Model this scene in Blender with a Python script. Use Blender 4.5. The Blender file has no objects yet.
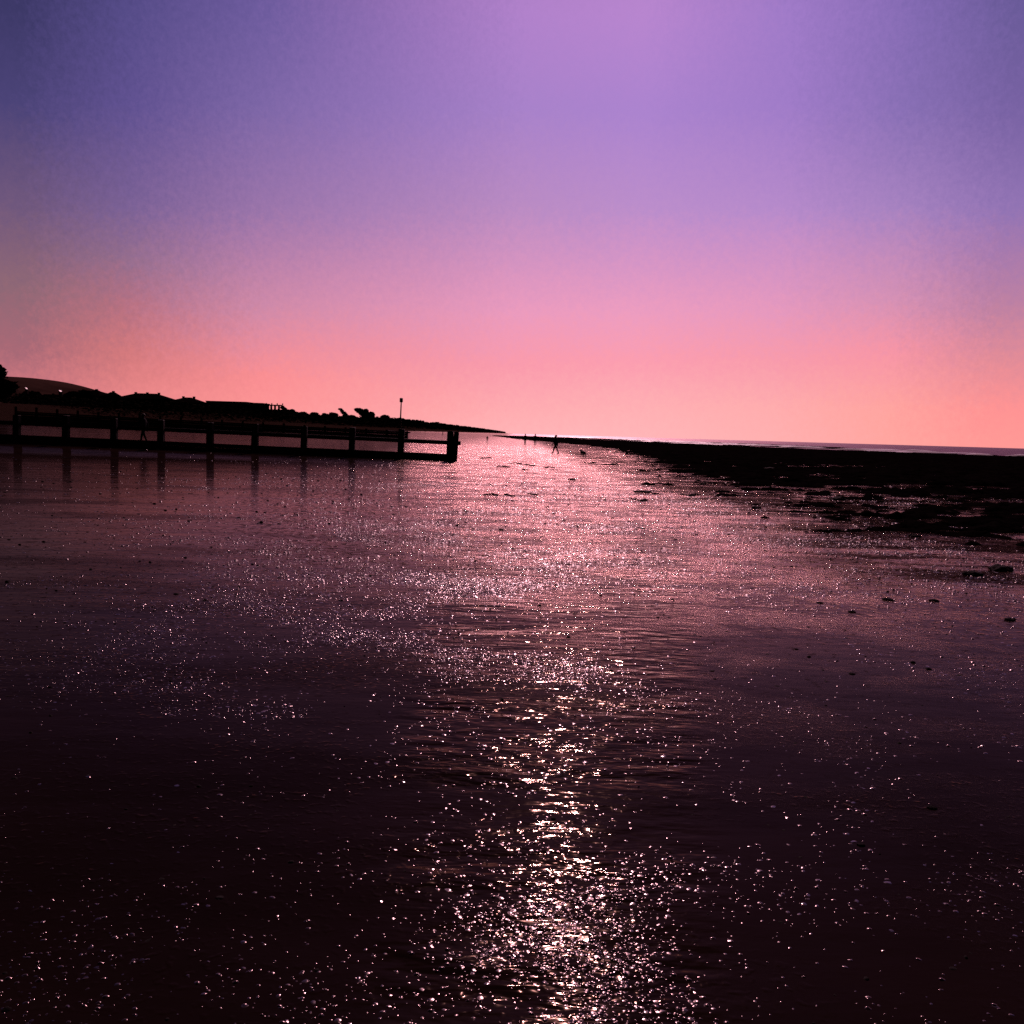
import bpy, bmesh, math, random
import numpy as np
from mathutils import Vector, Matrix, Euler

random.seed(7)
RS = np.random.RandomState(11)
R = math.radians
scene = bpy.context.scene
COL = scene.collection

# ------------------------------------------------------------------ camera
F = 900.0
H = 1.6
PITCH = R(4.985); ROLL = R(1.66)
CM = (Matrix.Translation((0, 0, H)) @ Euler((R(90) - PITCH, 0, 0)).to_matrix().to_4x4()
      @ Matrix.Rotation(ROLL, 4, 'Z'))
cam = bpy.data.cameras.new('camera'); camo = bpy.data.objects.new('camera', cam)
COL.objects.link(camo); camo.matrix_world = CM
cam.sensor_fit = 'HORIZONTAL'; cam.sensor_width = 36.0; cam.lens = 36.0 * F / 1024
cam.clip_start = 0.05; cam.clip_end = 30000
scene.camera = camo
CR = CM.to_3x3()


def ray(px, py):
    return (CR @ Vector(((px - 512) / F, (512 - py) / F, -1))).normalized()


def at(px, py, Y):
    """world point seen at a pixel, at distance Y along the beach"""
    d = ray(px, py)
    return Vector((0, 0, H)) + d * (Y / d.y)


def ground_px(px, py, z=0.0):
    d = ray(px, py)
    return Vector((0, 0, H)) + d * ((z - H) / d.z)


# ------------------------------------------------------------------ helpers
def tag(o, label=None, cat=None, group=None, kind=None):
    if label: o['label'] = label
    if cat: o['category'] = cat
    if group: o['group'] = group
    if kind: o['kind'] = kind
    return o


def empty(name, loc, rz=0.0):
    o = bpy.data.objects.new(name, None); COL.objects.link(o)
    o.location = loc; o.rotation_euler = (0, 0, rz); o.empty_display_size = 0.3
    return o


def link_mesh(name, me, mat, parent=None):
    o = bpy.data.objects.new(name, me); COL.objects.link(o)
    if mat:
        me.materials.clear(); me.materials.append(mat)
    if parent: o.parent = parent
    return o


def np_mesh(name, verts, faces, smooth=False):
    """verts (n,3) array, faces (m,k) array with constant k"""
    me = bpy.data.meshes.new(name)
    verts = np.asarray(verts, dtype=np.float32); faces = np.asarray(faces, dtype=np.int32)
    m, k = faces.shape
    me.vertices.add(len(verts)); me.vertices.foreach_set('co', verts.ravel())
    me.loops.add(m * k); me.loops.foreach_set('vertex_index', faces.ravel())
    me.polygons.add(m)
    me.polygons.foreach_set('loop_start', np.arange(0, m * k, k, dtype=np.int32))
    me.polygons.foreach_set('loop_total', np.full(m, k, dtype=np.int32))
    if smooth: me.polygons.foreach_set('use_smooth', np.ones(m, dtype=bool))
    me.update(calc_edges=True)
    return me


class MB:
    def __init__(s): s.bm = bmesh.new()

    def box(s, c, size, rot=None, taper=1.0):
        M = Matrix.Translation(c) @ (rot.to_4x4() if rot else Matrix.Identity(4))
        vs = []
        for z in (-.5, .5):
            t = taper if z > 0 else 1.0
            for x, y in ((-.5, -.5), (.5, -.5), (.5, .5), (-.5, .5)):
                vs.append(s.bm.verts.new(M @ Vector((x * size[0] * t, y * size[1] * t, z * size[2]))))
        for f in ((3, 2, 1, 0), (4, 5, 6, 7), (0, 1, 5, 4), (1, 2, 6, 5), (2, 3, 7, 6), (3, 0, 4, 7)):
            s.bm.faces.new([vs[i] for i in f])
        return s

    def tube(s, pts, rad, n=8, cap=True):
        pts = [Vector(p) for p in pts]
        rings = []
        for i, p in enumerate(pts):
            d = (pts[min(i + 1, len(pts) - 1)] - pts[max(i - 1, 0)]).normalized()
            a = d.orthogonal().normalized(); b = d.cross(a)
            r = rad[i] if hasattr(rad, '__len__') else rad
            rings.append([s.bm.verts.new(p + (a * math.cos(t) + b * math.sin(t)) * r)
                          for t in [2 * math.pi * k / n for k in range(n)]])
        for i in range(len(rings) - 1):
            for k in range(n):
                s.bm.faces.new((rings[i][k], rings[i][(k + 1) % n], rings[i + 1][(k + 1) % n], rings[i + 1][k]))
        if cap:
            s.bm.faces.new(rings[0]); s.bm.faces.new(rings[-1])
        return s

    def face(s, pts):
        s.bm.faces.new([s.bm.verts.new(p) for p in pts]); return s

    def build(s, name, mat, parent=None, smooth=False, bevel=0.0, jitter=0.0):
        bm = s.bm
        if bevel:
            bmesh.ops.bevel(bm, geom=bm.edges[:], offset=bevel, segments=1, affect='EDGES')
        if jitter:
            for v in bm.verts:
                v.co += Vector((random.uniform(-1, 1), random.uniform(-1, 1), random.uniform(-1, 1))) * jitter
        bmesh.ops.recalc_face_normals(bm, faces=bm.faces[:])
        me = bpy.data.meshes.new(name); bm.to_mesh(me); bm.free()
        if smooth:
            for p in me.polygons: p.use_smooth = True
        return link_mesh(name, me, mat, parent)


# value noise in numpy -------------------------------------------------
_T = RS.rand(512, 512).astype(np.float64)


def vnoise(x, y):
    xi = np.floor(x).astype(int); yi = np.floor(y).astype(int)
    fx = x - xi; fy = y - yi
    fx = fx * fx * (3 - 2 * fx); fy = fy * fy * (3 - 2 * fy)
    a = _T[xi % 512, yi % 512]; b = _T[(xi + 1) % 512, yi % 512]
    c = _T[xi % 512, (yi + 1) % 512]; d = _T[(xi + 1) % 512, (yi + 1) % 512]
    return (a * (1 - fx) + b * fx) * (1 - fy) + (c * (1 - fx) + d * fx) * fy


def fbm(x, y, o=5, g=0.5):
    s = 0; a = 1; t = 0
    for i in range(o):
        s = s + a * vnoise(x * 2 ** i + 17.3 * i, y * 2 ** i + 9.1 * i); t += a; a *= g
    return s / t


def sstep(a, b, x):
    t = np.clip((x - a) / (b - a), 0, 1); return t * t * (3 - 2 * t)


# ------------------------------------------------------------------ nodes
class NT:
    def __init__(s, tree): s.t = tree; tree.nodes.clear()

    def n(s, typ, **kw):
        nd = s.t.nodes.new(typ)
        for k, v in kw.items():
            if k.startswith('in_'):
                key = k[3:]
                key = int(key) if key.isdigit() else key.replace('_', ' ')
                if hasattr(v, 'is_linked') or isinstance(v, bpy.types.NodeSocket):
                    s.t.links.new(v, nd.inputs[key])
                else:
                    nd.inputs[key].default_value = v
            else:
                setattr(nd, k, v)
        return nd

    def m(s, op, a, b=None, c=None, clamp=False):
        nd = s.t.nodes.new('ShaderNodeMath'); nd.operation = op; nd.use_clamp = clamp
        for i, v in enumerate((a, b, c)):
            if v is None: continue
            if isinstance(v, bpy.types.NodeSocket): s.t.links.new(v, nd.inputs[i])
            else: nd.inputs[i].default_value = v
        return nd.outputs[0]

    def rng(s, v, a, b, c=0.0, d=1.0, typ='SMOOTHSTEP'):
        nd = s.t.nodes.new('ShaderNodeMapRange'); nd.interpolation_type = typ
        s.t.links.new(v, nd.inputs[0])
        for i, q in enumerate((a, b, c, d)): nd.inputs[i + 1].default_value = q
        return nd.outputs[0]

    def mixc(s, f, a, b):
        nd = s.t.nodes.new('ShaderNodeMix'); nd.data_type = 'RGBA'
        for sock, v in ((nd.inputs[0], f), (nd.inputs[6], a), (nd.inputs[7], b)):
            if isinstance(v, bpy.types.NodeSocket): s.t.links.new(v, sock)
            else: sock.default_value = v
        return nd.outputs[2]

    def noise(s, vec, scale, detail=4, rough=0.5, sx=1, sy=1, sz=1, rot=0.0):
        mp = s.t.nodes.new('ShaderNodeMapping'); s.t.links.new(vec, mp.inputs[0])
        mp.inputs['Scale'].default_value = (sx, sy, sz)
        mp.inputs['Rotation'].default_value = (0, 0, rot)
        nd = s.t.nodes.new('ShaderNodeTexNoise'); s.t.links.new(mp.outputs[0], nd.inputs['Vector'])
        nd.inputs['Scale'].default_value = scale; nd.inputs['Detail'].default_value = detail
        nd.inputs['Roughness'].default_value = rough
        return nd.outputs[0]

    def bump(s, h, dist, normal=None, strength=1.0):
        nd = s.t.nodes.new('ShaderNodeBump')
        s.t.links.new(h, nd.inputs['Height'])
        for key, v in (('Distance', dist), ('Strength', strength)):
            if isinstance(v, bpy.types.NodeSocket): s.t.links.new(v, nd.inputs[key])
            else: nd.inputs[key].default_value = v
        if normal: s.t.links.new(normal, nd.inputs['Normal'])
        return nd.outputs[0]


def newmat(name):
    m = bpy.data.materials.new(name); m.use_nodes = True
    return m, NT(m.node_tree)


def rough_mat(name, col, rough=0.8, spec=0.3, var=0.35, scale=3.0, bump=0.01, bscale=20.0, metal=0.0):
    m, t = newmat(name)
    tc = t.n('ShaderNodeTexCoord').outputs['Object']
    nz = t.noise(tc, scale, 5, 0.6)
    c1 = tuple(c * (1 - var) for c in col) + (1,); c2 = tuple(c * (1 + var) for c in col) + (1,)
    c = t.mixc(t.rng(nz, .3, .7), c1, c2)
    b = t.bump(t.noise(tc, bscale, 4, 0.6), bump)
    p = t.n('ShaderNodeBsdfPrincipled', in_Base_Color=c, in_Roughness=rough, in_Normal=b, in_Metallic=metal)
    p.inputs['Specular IOR Level'].default_value = spec
    o = t.n('ShaderNodeOutputMaterial'); t.t.links.new(p.outputs[0], o.inputs[0])
    return m


# ------------------------------------------------------------------ light
EXPO = -1.0
scene.view_settings.view_transform = 'Standard'; scene.view_settings.look = 'None'
scene.view_settings.exposure = EXPO; scene.view_settings.gamma = 1.0
scene.cycles.use_denoising = False
scene.cycles.sample_clamp_indirect = 8.0
scene.cycles.caustics_reflective = False

SEL = R(31.5); SAZ = R(3.7)
to_sun = Vector((math.sin(SAZ) * math.cos(SEL), math.cos(SAZ) * math.cos(SEL), math.sin(SEL)))
sl = bpy.data.lights.new('sun', 'SUN'); so = bpy.data.objects.new('sun', sl); COL.objects.link(so)
sl.energy = 5.0; sl.angle = R(0.5); sl.color = (1.0, 0.54, 0.60)
so.rotation_euler = (-to_sun).to_track_quat('-Z', 'Y').to_euler(); so.location = to_sun * 50


def lin(c):
    return tuple(((v / 255) / 12.92 if v / 255 <= 0.04045 else ((v / 255 + 0.055) / 1.055) ** 2.4) for v in c)


world = bpy.data.worlds.new('World'); scene.world = world; world.use_nodes = True
w = NT(world.node_tree)
# columns of the evening sky: azimuth (deg from +Y) and colour by elevation (deg)
SKY = [
    (20, [(350, (168, 105, 118)), (290, (143, 104, 118)), (210, (112, 88, 125)), (110, (76, 68, 120)), (10, (61, 57, 103))], (226, 128, 132), (45, 42, 85)),
    (130, [(375, (222, 128, 130)), (350, (212, 122, 125)), (310, (186, 114, 130)), (260, (150, 110, 142)), (210, (124, 98, 150)), (110, (97, 82, 145)), (10, (86, 76, 136))], (245, 142, 142), (66, 58, 112)),
    (260, [(380, (250, 143, 147)), (310, (208, 138, 168)), (210, (155, 117, 170)), (110, (126, 103, 167)), (10, (110, 92, 158))], (255, 152, 150), (85, 72, 130)),
    (520, [(410, (255, 173, 177)), (360, (250, 155, 172)), (310, (235, 155, 190)), (210, (187, 140, 195)), (110, (168, 130, 202)), (10, (177, 130, 203))], (255, 180, 182), (175, 130, 200)),
    (640, [(410, (255, 176, 180)), (360, (252, 158, 176)), (310, (237, 157, 192)), (210, (188, 142, 203)), (110, (172, 132, 207)), (10, (184, 134, 207))], (255, 182, 184), (190, 140, 212)),
    (780, [(410, (255, 173, 174)), (360, (248, 155, 172)), (310, (230, 153, 190)), (210, (183, 139, 203)), (110, (160, 124, 200)), (10, (160, 123, 200))], (255, 176, 176), (140, 108, 180)),
    (900, [(410, (255, 165, 160)), (350, (248, 150, 166)), (300, (214, 145, 180)), (210, (166, 130, 192)), (110, (136, 111, 180)), (10, (131, 106, 178))], (255, 166, 160), (110, 88, 150)),
    (1004, [(410, (255, 148, 148)), (360, (226, 140, 152)), (310, (192, 130, 162)), (210, (146, 116, 180)), (110, (120, 98, 163)), (10, (106, 91, 153))], (255, 154, 150), (78, 66, 120)),
]
geo = w.n('ShaderNodeTexCoord').outputs['Generated']
sep = w.n('ShaderNodeSeparateXYZ', in_0=geo)
el = w.m('MULTIPLY', w.m('ARCSINE', sep.outputs[2]), 57.29578)
az = w.m('MULTIPLY', w.m('ARCTAN2', sep.outputs[0], sep.outputs[1]), 57.29578)
# noise on both angles mottles the gradient like image compression
n1 = w.m('SUBTRACT', w.noise(geo, 150, 3, 0.75), 0.5)
n2 = w.m('SUBTRACT', w.noise(geo, 170, 3, 0.75, sx=1.3), 0.5)
n3 = w.m('SUBTRACT', w.noise(geo, 5, 3, 0.6), 0.5)
elw = w.m('ADD', el, w.m('ADD', w.m('MULTIPLY', n1, 2.6), w.m('MULTIPLY', n3, 1.6)))
azw = w.m('ADD', az, w.m('ADD', w.m('MULTIPLY', n2, 5.0), w.m('MULTIPLY', n3, 1.5)))
EMAX = 90.0
tfac = w.m('DIVIDE', elw, EMAX, clamp=True)
TOP = [(40, 0.30), (50, 0.12), (70, 0.06)]
cols = []; azs = []
for px, stops, hz, top in SKY:
    rp = w.n('ShaderNodeValToRGB', in_0=tfac); cr = rp.color_ramp
    pts = [(0.0, lin(hz))]
    a_ = []
    for py, c in stops:
        d = ray(px, py); e_ = math.degrees(math.asin(d.z)); a_.append(math.degrees(math.atan2(d.x, d.y)))
        pts.append((e_, lin(c)))
    pts.append((33.0, tuple(v * 0.8 for v in lin(top))))
    for e_, k in TOP:
        q_ = lin(top); pts.append((float(e_), (q_[0] * k, q_[1] * k * .8, q_[2] * k * .5)))
    while len(cr.elements) < len(pts): cr.elements.new(0.5)
    for i, (e_, c) in enumerate(pts):
        cr.elements[i].position = max(0, e_ / EMAX)
    for i, (e_, c) in enumerate(pts):
        cr.elements[i].color = (*c, 1)
    cols.append(rp.outputs[0]); azs.append(sum(a_) / len(a_))
c = cols[0]
for i in range(1, len(cols)):
    c = w.mixc(w.rng(azw, azs[i - 1], azs[i], typ='LINEAR'), c, cols[i])
aa = w.m('ABSOLUTE', az)
backc = w.mixc(w.rng(el, 0, 60), (0.030, 0.014, 0.018, 1), (0.008, 0.006, 0.012, 1))
c = w.mixc(w.rng(aa, 31, 75), c, backc)
bg = w.n('ShaderNodeBackground', in_0=c, in_1=2.0 ** (-EXPO))
wo = w.n('ShaderNodeOutputWorld'); w.t.links.new(bg.outputs[0], wo.inputs[0])

# ------------------------------------------------------------------ terrain
SY = [-300, 0, 120, 190, 255, 300, 560, 900, 2000, 4000, 9000]
SX = [-190, -150, -122, -106, -84, -66, -44, -38, -6, -20, -200]


def shore(Y): return np.interp(Y, SY, SX)


def height(X, Y):
    X = np.asarray(X, float); Y = np.asarray(Y, float)
    # sand banked up round the feet of the groynes, rising gently to the left
    k = sstep(40.5, 45.0, Y)
    left = np.maximum(0, -(X + 1.0))
    rise = np.minimum(left, 60) * (0.012 + 0.004 * sstep(60, 150, Y)) * k
    rise = rise * (1 - 0.6 * sstep(220, 500, Y))
    bank = 0.06 * np.exp(-((Y - 46.5) / 3.0) ** 2) * sstep(2, -2, X)
    s = shore(Y) - X
    shingle = 4.6 * sstep(-2, 34, s) + 0.5 * (fbm(X * .06, Y * .06, 3) - .5) * sstep(5, 30, s)
    return rise + bank + shingle


def hz(x, y): return float(height(np.array([x]), np.array([y]))[0])


# ground material: wet sand, water film, shingle above the tide line
def sand_material():
    m, t = newmat('wet_sand')
    pos = t.n('ShaderNodeNewGeometry').outputs['Position']
    sp = t.n('ShaderNodeSeparateXYZ', in_0=pos)
    X, Y, Z = sp.outputs
    # coverage of the water film
    big = t.noise(pos, 0.10, 4, 0.6, sx=0.6, sy=1.0)
    mid = t.noise(pos, 0.55, 5, 0.6, sx=0.45, sy=1.0, rot=0.12)
    film = t.rng(t.m('ADD', t.m('MULTIPLY', big, 0.5), t.m('MULTIPLY', mid, 0.5)), 0.38, 0.50)
    dryish = t.m('SUBTRACT', 1.0, film)
    # gritty margin in front of the reef
    margin = t.m('MULTIPLY', t.rng(X, 2.2, 6.0), t.rng(Y, 8.5, 11.5))
    gritty = t.m('MULTIPLY', margin, t.rng(t.noise(pos, 0.8, 7, 0.65, sx=.35), 0.40, 0.55))
    rip = t.noise(pos, 1.6, 6, 0.55, sx=0.28, sy=1.0, rot=0.05)
    fineR = t.noise(pos, 6.0, 3, 0.5, sx=0.42, sy=1.0)
    far = t.noise(pos, 0.45, 4, 0.5, sx=0.35, sy=1.0, rot=-0.04)
    # knobbly casts: smooth bumps standing out of the film
    k1 = t.rng(t.noise(pos, 26, 1, 0.5), 0.50, 0.82)
    k2 = t.rng(t.noise(pos, 9, 3, 0.6), 0.48, 0.85)
    patch = t.rng(t.noise(pos, 1.1, 5, 0.65, sx=.6), 0.42, 0.58)
    farzone = t.m('MULTIPLY', t.rng(Y, 6, 12), t.rng(t.m('ADD', X, t.m('MULTIPLY', Y, 0.26)), -2.0, 2.0))
    farzone = t.m('MULTIPLY', farzone, t.rng(Y, 60, 110, 1, .3))
    # added wedge of stronger ripples, shaped to widen the sun glitter column
    glitter_wedge = t.m('DIVIDE', t.m('ABSOLUTE', t.m('SUBTRACT', X, t.m('MULTIPLY', Y, 0.055))), t.m('ADD', t.m('MULTIPLY', Y, 0.12), 0.20))
    glitter_wedge = t.rng(glitter_wedge, 0.75, 1.25, 1, 0)
    glitter_wedge = t.m('MULTIPLY', glitter_wedge, t.rng(Y, 18, 40, 1, .2))
    streak = t.rng(t.noise(pos, 1.5, 3, .5, sx=.14, sy=1.0), .38, .58, .30, 1)
    nrm = t.bump(far, t.m('MULTIPLY', t.rng(Y, 8, 60, 0.014, 0.035), t.m('ADD', 1.0, t.m('MULTIPLY', t.rng(Y, 34, 37), -.8))))
    nrm = t.bump(rip, t.m('ADD', t.rng(Y, 4, 30, 0.006, 0.014), t.m('MULTIPLY', glitter_wedge, .022)), nrm)
    nrm = t.bump(fineR, t.m('ADD', t.m('MULTIPLY', t.m('MULTIPLY', glitter_wedge, streak), 0.038), 0.0018), nrm)
    nrm = t.bump(k2, t.m('ADD', t.m('MULTIPLY', farzone, 0.016), t.m('MULTIPLY', gritty, 0.03)), nrm)
    nrm = t.bump(k1, t.m('MULTIPLY', t.m('ADD', t.m('MULTIPLY', patch, 0.0010), t.m('MULTIPLY', dryish, 0.0012)), t.rng(Y, 9, 20, 1, .2)), nrm)
    rif = t.m('MULTIPLY', t.m('MULTIPLY', t.rng(X, 3.5, 6), t.rng(Y, 13, 16)), t.rng(t.noise(pos, .5, 4, .6, sx=.3), .46, .50))
    nrm = t.bump(t.noise(pos, 5, 4, .6), t.m('MULTIPLY', rif, 0.14), nrm)
    # albedo
    c = t.mixc(t.rng(mid, .3, .7), (0.007, 0.0035, 0.003, 1), (0.014, 0.007, 0.006, 1))
    specks = t.rng(t.noise(pos, 12, 5, 0.7), 0.55, 0.62)
    specks = t.m('MULTIPLY', specks, t.rng(Y, 3, 9, .3, 1))
    dif = t.n('ShaderNodeBsdfDiffuse', in_0=c, in_Normal=nrm)
    fr = t.n('ShaderNodeFresnel', in_0=1.22, in_Normal=nrm)
    tint = t.mixc(t.rng(fr.outputs[0], .10, .55), (1.0, .76, .60, 1), (1.0, .93, .95, 1))
    gl = t.n('ShaderNodeBsdfAnisotropic', in_Color=tint, in_Roughness=t.rng(film, 0, 1, 0.12, 0.065), in_Normal=nrm)
    gloss_gain = t.m('MULTIPLY', t.rng(film, 0, 1, 0.60, 1.0), t.rng(specks, 0, 1, 1.0, 0.30))
    sp2 = t.m('MULTIPLY', t.rng(t.noise(pos, 4.5, 6, 0.75), 0.56, 0.62), t.rng(Y, 8, 13))
    gloss_gain = t.m('MULTIPLY', gloss_gain, t.rng(sp2, 0, 1, 1.0, 0.30))
    gloss_gain = t.m('MULTIPLY', gloss_gain, t.rng(gritty, 0, 1, 1.0, 0.12))
    gloss_gain = t.m('MULTIPLY', gloss_gain, t.rng(X, -12, -.3, .24, 1))  # painted dimming: reflection weakened toward the left for the darker side
    gloss_gain = t.m('MULTIPLY', gloss_gain, t.rng(X, 1, 12, 1, .75))  # milder painted dimming of the reflection toward the right
    fac = t.m('MULTIPLY', t.m('ADD', t.m('POWER', fr.outputs[0], 1.75), 0.006), gloss_gain)
    wet0 = t.n('ShaderNodeMixShader', in_0=fac, in_1=dif.outputs[0], in_2=gl.outputs[0])
    # pink sun sheen added on the grains, its spread painted by position masks
    g1 = t.noise(pos, 60, 3, .7); g2 = t.noise(pos, 11, 5, .75)
    ngr = t.bump(g2, t.rng(Y, 5, 14, .0, .035), t.bump(g1, 0.010))
    gg = t.n('ShaderNodeBsdfAnisotropic', in_Color=(1.0, .66, .60, 1), in_Roughness=.26, in_Normal=ngr)
    frg = t.n('ShaderNodeFresnel', in_0=1.33, in_Normal=nrm)
    sheen_mask = t.m('MULTIPLY', t.m('MULTIPLY', t.m('POWER', frg.outputs[0], 1.5), t.rng(patch, 0, 1, .10, .50)), t.rng(Y, 3.5, 12, 0.05, 1.0))
    sheen_mask = t.m('MULTIPLY', sheen_mask, t.rng(gritty, 0, 1, 1, .25))
    sheen_mask = t.m('MULTIPLY', sheen_mask, t.rng(t.m('SUBTRACT', X, t.m('MULTIPLY', Y, 0.10)), 1.2, 4.2, 1, .16))  # painted falloff of the sheen to the right of the sun
    sheen_mask = t.m('MULTIPLY', sheen_mask, t.rng(t.m('ADD', X, t.m('MULTIPLY', Y, 0.17)), -1.5, 3.0, .05, 1))  # painted falloff of the sheen to the left of the sun
    sheen_mask = t.m('MULTIPLY', sheen_mask, t.rng(Y, 70, 140, 1, .4))
    sheen_mask = t.m('MULTIPLY', sheen_mask, t.rng(t.m('ADD', X, t.m('MULTIPLY', Y, 0.12)), -1, 1.5, .0, 1))
    wet = t.n('ShaderNodeMixShader', in_0=sheen_mask, in_1=wet0.outputs[0], in_2=gg.outputs[0])
    # shingle
    shc = t.mixc(t.noise(pos, 2.5, 6, 0.7), (0.006, 0.004, 0.003, 1), (0.05, 0.028, 0.022, 1))
    sh = t.n('ShaderNodeBsdfDiffuse', in_0=shc, in_Normal=t.bump(t.noise(pos, 3, 6, .7), 0.25))
    dry = t.rng(t.m('ADD', Z, t.m('MULTIPLY', t.m('SUBTRACT', big, .5), .5)), 1.15, 1.45)
    mx = t.n('ShaderNodeMixShader', in_0=dry, in_1=wet.outputs[0], in_2=sh.outputs[0])
    o = t.n('ShaderNodeOutputMaterial'); t.t.links.new(mx.outputs[0], o.inputs[0])
    return m


M = {}
M['sand'] = sand_material()
M['timber'] = rough_mat('wet_timber', (0.010, 0.006, 0.005), 0.8, 0.04, bscale=9, bump=0.01)
M['timber_far'] = rough_mat('weathered_timber', (0.012, 0.008, 0.006), 1.0, 0.0)
M['weed'] = rough_mat('seaweed', (0.006, 0.005, 0.004), 0.8, 0.08, bscale=30, bump=0.01)
M['reef'] = rough_mat('weedy_rock', (0.004, 0.003, 0.003), 1.0, 0.0, scale=.8, bscale=5, bump=0.05)
M['rock'] = rough_mat('wet_rock', (0.006, 0.004, 0.004), 0.85, 0.04, bscale=25, bump=0.01)
M['iron'] = rough_mat('painted_iron', (0.03, 0.02, 0.02), 0.6, 0.3)
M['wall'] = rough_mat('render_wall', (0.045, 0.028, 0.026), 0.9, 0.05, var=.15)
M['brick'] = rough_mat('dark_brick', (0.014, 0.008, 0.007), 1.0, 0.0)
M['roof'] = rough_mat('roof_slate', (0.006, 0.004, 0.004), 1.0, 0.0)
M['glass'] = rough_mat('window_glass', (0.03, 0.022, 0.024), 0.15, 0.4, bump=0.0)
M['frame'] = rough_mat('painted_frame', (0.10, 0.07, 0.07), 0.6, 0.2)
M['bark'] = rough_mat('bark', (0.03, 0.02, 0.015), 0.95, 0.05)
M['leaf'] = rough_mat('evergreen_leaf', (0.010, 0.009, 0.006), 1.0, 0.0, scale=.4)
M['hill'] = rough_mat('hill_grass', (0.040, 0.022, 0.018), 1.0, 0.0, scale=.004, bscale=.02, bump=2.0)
M['skin'] = rough_mat('skin', (0.16, 0.08, 0.06), 0.6, 0.2, var=.05)
M['coat'] = rough_mat('dark_cloth', (0.010, 0.009, 0.012), 0.95, 0.05)
M['jean'] = rough_mat('trouser_cloth', (0.012, 0.012, 0.018), 0.95, 0.05)
M['hair'] = rough_mat('hair', (0.012, 0.008, 0.006), 0.7, 0.2)
M['fur'] = rough_mat('dark_fur', (0.012, 0.009, 0.007), 0.9, 0.1)


# ground sheet
xs = np.concatenate([-np.geomspace(3600, 32, 120), np.linspace(-31, 31, 110), np.geomspace(32, 3600, 90)])
ys = np.concatenate([np.linspace(-120, 34, 30), np.linspace(34.5, 56, 60), np.geomspace(57, 7000, 220)])
gx, gy = np.meshgrid(xs, ys); gz = height(gx, gy)
nx, ny = len(xs), len(ys)
idx = np.arange(nx * ny).reshape(ny, nx)
quads = np.stack([idx[:-1, :-1], idx[:-1, 1:], idx[1:, 1:], idx[1:, :-1]], -1).reshape(-1, 4)
g = link_mesh('beach_ground', np_mesh('beach_ground', np.stack([gx, gy, gz], -1).reshape(-1, 3), quads, True), M['sand'])
tag(g, 'wet sand beach with a thin film of water reflecting the pink sky', None, None, 'structure')


# ------------------------------------------------------------------ pebbles and worm casts (uncountable)
def wet_grit_mat(rg):
    m, t = newmat('wet_grit')
    pos = t.n('ShaderNodeNewGeometry').outputs['Position']
    nrm = t.bump(t.noise(pos, 40, 1, 0.5), 0.0012)
    p = t.n('ShaderNodeBsdfPrincipled', in_Base_Color=(0.007, 0.004, 0.0035, 1), in_Roughness=rg, in_Normal=nrm)
    p.inputs['Specular Tint'].default_value = (1, .66, .66, 1)
    p.inputs['IOR'].default_value = 1.55; p.inputs['Specular IOR Level'].default_value = 0.5
    o = t.n('ShaderNodeOutputMaterial'); t.t.links.new(p.outputs[0], o.inputs[0])
    return m


M['grit'] = wet_grit_mat(.21)
M['grit2'] = wet_grit_mat(.38)


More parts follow.
